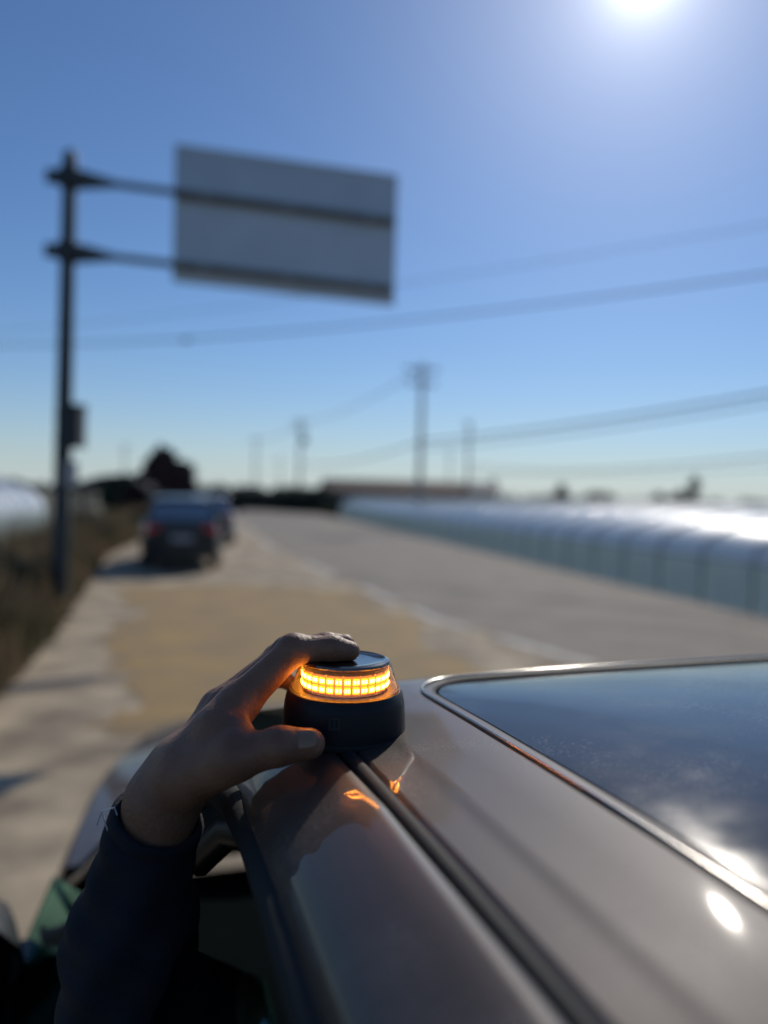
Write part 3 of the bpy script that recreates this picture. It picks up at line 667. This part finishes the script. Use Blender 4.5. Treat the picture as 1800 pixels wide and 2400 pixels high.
jk = sdf_obj('jacket', sleeve_sdf, (-.26, .33, 1.19), (-.07, .53, 1.56), .0024, 'jacket', pe, 3); jk.location = inv
cf = sdf_obj('cuff', cuff_sdf, (-.19, .42, 1.44), (-.085, .52, 1.54), .0016, 'jacket', jk, 2)
c_lo = [min(carpt(f, a, 0)[i] for f in (-.42, .55) for a in (.6, 1.48)) for i in (0, 1)]; c_hi = [max(carpt(f, a, 0)[i] for f in (-.42, .55) for a in (.6, 1.48)) for i in (0, 1)]
def torso_only(P): return np.maximum(jacket_sdf(P), -(capsule(P, (-.14, .47, 1.62), ELB, .07, .068)))
tj = sdf_obj('jacket_torso', torso_only, (c_lo[0], c_lo[1], .72), (c_hi[0], c_hi[1], 1.48), .013, 'jacket', pe, 3); tj.location = inv
hc = np.array(carpt(-.14, .98, 1.575))
def head_sdf(P):
    q = (P-hc)/np.array((.075, .092, .108)); d = (np.sqrt((q*q).sum(-1))-1)*.08
    d = smin(d, capsule(P, hc-np.array((0, .0, .06)), hc-np.array((0, .02, .20)), .055, .06), .03)
    n = np.array(fw)
    d = smin(d, capsule(P, hc+n*.088+np.array((0, 0, .01)), hc+n*.105-np.array((0, 0, .025)), .009, .014), .012)
    return smin(d, capsule(P, hc+n*.07-np.array((0, 0, .085)), hc+n*.055-np.array((0, 0, .08)), .022, .03), .02)
hd_ = sdf_obj('head', head_sdf, hc-.30, hc+.16, .007, 'skin', pe, 3); hd_.location = inv
def hair_sdf(P):
    q = (P-hc-np.array((0, 0, .012)))/np.array((.083, .10, .112)); d = (np.sqrt((q*q).sum(-1))-1)*.085
    return np.maximum(d, -((P-hc)@(np.array((0, 0, .75))-np.array(fw)*.66)+.0))
ho = sdf_obj('hair', hair_sdf, hc-.14, hc+.14, .007, 'hair', hd_, 2)
def legs_sdf(P):
    d = None
    for sgn in (-1, 1):
        h = np.array(HIP)+np.array(lf)*sgn*.085; k = h-np.array((0, 0, .44))+np.array(fw)*.03; an = h-np.array((0, 0, .84))-np.array(fw)*.01
        q = smin(capsule(P, h, k, .10, .068), capsule(P, k, an, .068, .05), .02); d = q if d is None else smin(d, q, .03)
    return d
lg = sdf_obj('trousers', legs_sdf, (c_lo[0], c_lo[1], .02), (c_hi[0], c_hi[1], 1.06), .014, 'hair', pe, 3); lg.location = inv
def shoes_sdf(P):
    d = None
    for sgn in (-1, 1):
        an = np.array(HIP)+np.array(lf)*sgn*.085; an[2] = .045; q = np.maximum(capsule(P, an-np.array(fw)*.06, an+np.array(fw)*.17, .046, .042), -P[..., 2]); d = q if d is None else np.minimum(d, q)
    return d
so = sdf_obj('shoes', shoes_sdf, (c_lo[0], c_lo[1], -.03), (c_hi[0], c_hi[1], .16), .012, 'black_trim', pe, 2); so.location = inv
rh0 = np.array(carpt(-.06, 1.32, .87)); rh1 = np.array(carpt(.01, 1.31, .79))
def rhand_sdf(P):
    d = capsule(P, rh0, rh1, .026, .034)
    for i in range(4):
        b0 = rh1+np.array(fw)*(.028-.018*i); d = smin(d, capsule(P, b0, b0+np.array((0, 0, -.075))-np.array(lf)*.02, .0095, .0075), .006)
    return smin(d, capsule(P, rh1+np.array(fw)*.03, rh1+np.array(fw)*.06-np.array((0, 0, .05)), .011, .008), .008)
ro = sdf_obj('hand', rhand_sdf, rh1-.16, rh1+.14, .005, 'skin', pe, 2); ro.location = inv
for pts in ([(-.1655, .452, 1.500), (-.1625, .452, 1.5085), (-.155, .452, 1.5110), (-.1535, .452, 1.5065)], [(-.1625, .452, 1.5085), (-.1605, .452, 1.5015), (-.1585, .452, 1.4965)]):
    o = MB().tube(pts, .00045, 5).build('loose_thread', 'thread', jk)

# ------------------------------------------------------------------ greenhouses
def greenhouse(label, origin, rz, width, nb, bay, eave, top, sag=0.0, group='plastic film greenhouses', end=True, clamps=True):
    g = thing('greenhouse', label, 'greenhouse', origin, rz, group)
    W = width
    arc = [(-W/2*math.cos(t), eave+(top-eave)*math.sin(t)**.85) for t in frange(0, math.pi, 19)]
    # local: X across, Y along
    hm = MB().tube([(-W/2-.06, 0, 0)]+[(x*(1+.12/W), 0, z+.035) for x, z in arc]+[(W/2+.06, 0, 0)], .016, 6).mesh('hoop', 'galv', True)
    rm = MB().grid([[(x*1.004, y, z+.028+(-.008*math.sin(math.pi*(y/bay)) if 0 < y < bay else 0)) for x, z in arc] for y in frange(0, bay, 4)]).mesh('roof_film', 'film', True)
    sm = MB().grid([[(-W/2-.03-(.012 if k % 2 else 0), y, z) for k, y in enumerate(frange(0, bay, 7))] for z in (.02, eave*.5, eave-.02)], flip=False).mesh('side_film', 'film_side', True)
    sm2 = MB().grid([[(W/2+.03, y, z) for y in frange(0, bay, 4)] for z in (.02, eave-.02)], flip=True).mesh('side_film', 'film_side', True)
    cm = MB().lathe([(.09*math.cos(t), .017*math.sin(t)) for t in frange(-1.57, 1.57, 13)], n=20).mesh('pipe_clamp', 'clamp_steel', True)
    for i in range(nb+1):
        link('hoop', hm, g, (0, i*bay, 0))
        if clamps: link('pipe_clamp', cm, g, (arc[4][0]-.03, i*bay+.05, arc[4][1]+.075))
        if i < nb:
            link('roof_film', rm, g, (0, i*bay, 0)); link('side_film', sm, g, (0, i*bay, 0)); link('side_film', sm2, g, (0, i*bay, 0))
    MB().box((0, nb*bay/2, .03), (W-.3, nb*bay-.2, .06)).build('bounce_floor', 'bounce_white', g)  # unseen white floor added to bounce light up and brighten the side film
    MB().tube([(-W/2-.05, 0, eave), (-W/2-.05, nb*bay, eave)], .026, 8).build('eave_pipe', 'steel', g, True)
    MB().tube([(-W/2-.05, 0, eave*.12), (-W/2-.05, nb*bay, eave*.12)], .022, 8).build('curtain_pipe', 'steel', g, True)
    MB().tube([(0, 0, top-.03), (0, nb*bay, top-.03)], .02, 6).build('ridge_pipe', 'steel', g, True)
    for y in (0, nb*bay):
        e = MB(); n = len(arc); vs = [(x, y, z) for x, z in arc]+[(x, y, 0.0) for x, z in arc]
        e.add(vs, [(i, i+1, n+i+1, n+i) for i in range(n-1)]); en = e.build('end_film', 'film', g)
        d = MB(); w_, h_ = 1.0, min(1.9, eave+.2)
        for x in (-w_/2, w_/2): d.box((x, y, h_/2), (.05, .08, h_))
        d.box((0, y, h_), (1.05, .08, .05)).build('door_frame', 'steel', en)
    return g
rdir = Vector((-11.35, 54)).normalized(); rzr = math.atan2(rdir.y, rdir.x)-math.pi/2; rn = Vector((rdir.y, -rdir.x))
base0 = Vector((6.5, 8))-rdir*14
for i, (lb, off, n) in enumerate((('long film greenhouse lining the right side of the road, nearest row', 1.3+3.3, 46),
                                  ('film greenhouse behind the roadside row, its bright roof at the right edge', 1.3+3.3+7.6, 44),
                                  ('third film greenhouse row, farthest right from the road', 1.3+3.3+15.2, 42))):
    p = base0+rn*off
    greenhouse(lb, (p.x, p.y, -.85), rzr, 6.6, n, 1.5, 1.5, 2.38+(.0 if i == 0 else .10*i), clamps=(i == 0), group='plastic film greenhouses right of the road')
greenhouse('film greenhouse behind the weeds at the left edge', (-11.6, 13.0, -.62), R(12), 6.0, 8, 1.5, 1.5, 2.65, group='plastic film greenhouses left of the road', clamps=False)
# bare arched frame beyond
af = thing('hoop_frame', 'bare dark arched frame of a tunnel greenhouse left of the parked cars', 'frame', (-15.9, 45, -.6), R(10))
for i in range(5):
    pts = [(-2.1, i*1.3, 0)]+[(-2.1*math.cos(t), i*1.3, 1.7+1.3*math.sin(t)) for t in frange(0, math.pi, 13)]+[(2.1, i*1.3, 0)]
    MB().tube(pts, .09, 6).build('hoop', 'dark_box', af, True)
for x, z in ((-2.1, 1.7), (0, 3.0), (2.1, 1.7), (-2.1, .9), (2.1, .9)): MB().tube([(x, 0, z), (x, 5.2, z)], .06, 6).build('purlin', 'dark_box', af, True)

# ------------------------------------------------------------------ utility poles and cables
def pole(label, x, y, z0, top, arms=2, rz=0.0, tr=False):
    p = thing('utility_pole', label, 'utility pole', (x, y, z0), rz, 'utility poles along the road'); h = top-z0
    MB().tube([(0, 0, -.2), (0, 0, h*.5), (0, 0, h)], [.16, .135, .10], 14).build('shaft', 'concrete', p, True, 40)
    for k in range(arms):
        z = h-.35-.75*k
        ca = MB().box((0, .15, z), (1.9-.3*k, .09, .10)).build('crossarm', 'galv', p)
        for xx in (-.8, -.28, .28, .8):
            MB().lathe([(0, 0), (.05, .0), (.07, .04), (.045, .08), (.065, .12), (.04, .17), (0, .19)], ((xx*(1-.15*k)), .15, z+.05), 10).build('insulator', 'white_box', ca, True)
    if tr:
        t = MB().lathe([(0, 0), (.26, 0), (.28, .05), (.28, .75), (.24, .82), (0, .84)], (.42, 0, h-2.6), 16).build('transformer', 'galv', p, True, 40)
    return p
pole('tall concrete utility pole standing behind the greenhouse roof, centre', 1.85, 41, -1, 8.78, 2, R(12))
pole('utility pole to the right of the tall central pole', 7.96, 74, -1, 9.0, 1, R(60))
pole('faint utility pole between the tall pole and its right neighbour', 10.4, 124, -1, 9.05, 1, R(10))
pole('distant utility pole above the dark hedge, with a boxy top', -8.87, 80, -1, 9.4, 2, R(12), True)
pole('fainter utility pole left of the pole above the hedge', -18.5, 110, -1, 9.5, 1, R(14))
pole('tiny far pole between the two poles above the hedge', -23.2, 170, -1, 9.3, 1, R(14))
pole('lone far pole left of the parked cars', -44, 130, -1, 9.1, 1, R(5))
pole('utility pole just outside the right edge carrying the cables', 15.2, 20.5, -1, 10.4, 2, R(-30))
pole('utility pole just outside the left edge carrying the cable', -31, 46, -1, 10.3, 1, R(70))
def cable(label, a, b, sag, r=.022, n=24):
    a = Vector(a); b = Vector(b); pts = []
    for i in range(n+1):
        t = i/n; p = a.lerp(b, t); p.z -= sag*4*t*(1-t); pts.append(p)
    o = MB().tube([p-a for p in pts], r, 6).build('overhead_cable', 'cable', loc=a, smooth=True)
    return tag(o, label, 'cable', 'overhead cables')
w1 = cable('long cable crossing the whole sky below the road sign', (15.2, 20.5, 8.75), (-31, 46, 10.1), 1.15, .03)
cl = MB().tube([(-.28, 0, 0), (-.22, 0, 0), (.22, 0, 0), (.28, 0, 0)], [.03, .085, .085, .03], 12).build('splice_closure', 'cable', smooth=True)
tag(cl, 'small dark splice case hanging on the long cable below the sign', 'splice case')
tpar = .52; pa = Vector((15.2, 20.5, 8.75)).lerp(Vector((-31, 46, 10.1)), tpar); cl.location = (pa.x, pa.y, pa.z-1.15*4*tpar*(1-tpar)-.04); cl.rotation_euler = (0, 0, math.atan2(25.5, -46.2))
cable('upper right cable rising to the right edge above the long one', (15.2, 20.5, 10.2), (-31, 46, 10.2), .75, .013)
cable('thick low cable from the right edge to the tall central pole', (15.2, 20.5, 5.75), (1.85, 41, 4.6), .25, .045)
cable('thin cable just below the thick one at the right edge', (15.2, 20.5, 5.45), (1.85, 41, 4.25), .3, .03)
cable('low cable from the tall pole toward the pole above the hedge', (1.85, 41, 4.6), (-8.87, 80, 4.7), .5, .04)
cable('top cable from the tall pole down to the pole above the hedge', (1.85, 41, 8.5), (-8.87, 80, 9.0), .6, .03)
cable('cable between the two poles above the dark hedge', (-8.87, 80, 9.0), (-18.5, 110, 9.1), .5, .035)
cable('faint low cable above the right greenhouse roofs', (15.2, 20.5, 3.75), (7.96, 74, 4.9), .8, .035)
cable('lowest faint cable near the right horizon', (40, 60, 5.6), (7.96, 74, 4.2), .6, .04)

# ------------------------------------------------------------------ far background
tree('tree', 'dark conical tree rising behind the parked cars', -17.2, 60, -.8, 5.3, 7.0, 'leaf_red', 9000, None, True, 11, .05)
tree('tree', 'bushy dark tree left of the conical one', -22.0, 64, -.8, 3.6, 4.6, 'leaf_dark', 1800, 'background trees', False, 12, .05)
hg = MB(); rh = random.Random(5)
bl = []
for i in range(46):
    t = i/45; x = -19.5+14.8*t; y = 84-17*t
    bl.append(((x+rh.uniform(-.4, .4), y+rh.uniform(-.4, .4), rh.uniform(.2, 1.2)), (.9, .9, rh.uniform(1.0, 1.5))))
leaf_cloud(hg, bl, 9000, .20, rh)
hd2 = thing('hedge', 'long dark clipped hedge at the far bend of the road', 'hedge', (0, 0, 0))
hg.build('foliage', 'leaf_dark', hd2)
MB().box((-12.1, 75.5, .75), (22.2, .9, 2.2), math.atan2(-17, 14.8)).build('inner_twigs', 'bark', hd2)
def shed(name, label, cat, x, y, w, d, z0, zw, zt, rz, wall, roof):
    t = thing(name, label, cat, (x, y, z0), rz)
    MB().box((0, 0, (zw-z0)/2), (w, d, zw-z0)).build('wall', wall, t)
    a, b = zw-z0, zt-z0
    MB().add([(-w/2-.4, -d/2-.4, a-.1), (w/2+.4, -d/2-.4, a-.1), (w/2+.4, 0, b), (-w/2-.4, 0, b), (-w/2-.4, d/2+.4, a-.1), (w/2+.4, d/2+.4, a-.1),
              (-w/2-.4, -d/2-.4, a+.02), (w/2+.4, -d/2-.4, a+.02), (w/2+.4, 0, b+.12), (-w/2-.4, 0, b+.12), (-w/2-.4, d/2+.4, a+.02), (w/2+.4, d/2+.4, a+.02)],
             [(0, 1, 2, 3), (3, 2, 5, 4), (9, 8, 7, 6), (10, 11, 8, 9), (0, 6, 7, 1), (4, 5, 11, 10), (1, 7, 8, 2), (2, 8, 11, 5), (0, 3, 9, 6), (3, 4, 10, 9)]).build('roof', roof, t)
    for k in range(int(w//3)):
        xx = -w/2+1.5+k*3
        wn = MB().box((xx, -d/2-.02, (zw-z0)*.55), (1.1, .06, .8)).build('window', 'win_dark', t)
    MB().box((w/2-.7, -d/2-.03, 1.0), (.9, .06, 2.0)).build('door', 'dark_box', t)
    return t
shed('shed', 'long low shed with a reddish-brown roof beyond the greenhouse', 'shed', .9, 75, 13.2, 5, -1, 2.0, 3.1, R(-1), 'shed_wall', 'roof_brown')
shed('house', 'small pale house beside the brown-roofed shed', 'house', 10.9, 88, 3.2, 4, -1, 2.4, 3.4, 0, 'house_wall', 'house_wall')
for i, (x, y, h, w, lb) in enumerate(((34.2, 150, 5.8, 4.4, 'round dark tree on the right horizon, leftmost of them'), (41.4, 150, 4.8, 6.0, 'broad low dark tree on the right horizon, second from the left'),
                                   (46.8, 158, 3.9, 3.4, 'smallest tree on the right horizon, between the broad trees'), (53.2, 150, 4.5, 3.6, 'small round tree left of the tall one on the right horizon'), (60.3, 150, 8.4, 3.6, 'tallest narrow tree on the right horizon'),
                                   (57.3, 148, 4.9, 6.0, 'wide dark bush tree at the foot of the tallest one'), (12.8, 91, 5.2, 1.8, 'thin tree right of the small pale house'))):
    tree('tree', lb, x, y, -1, h, w, 'leaf_dark', 1300, 'trees on the right horizon', False, 60+i, .05)
ft = MB(); rf = random.Random(9); bl = []
for i in range(150):
    an = R(-50+100*i/149); d = 420+rf.uniform(-30, 30); hh = rf.uniform(1.5, 4.2)
    bl.append(((math.sin(an)*d, math.cos(an)*d, -1+hh*.5), (7, 4, hh)))
leaf_cloud(ft, bl, 12000, 1.3, rf)
kind(ft.build('distant_treeline', 'leaf_dark'), 'stuff')
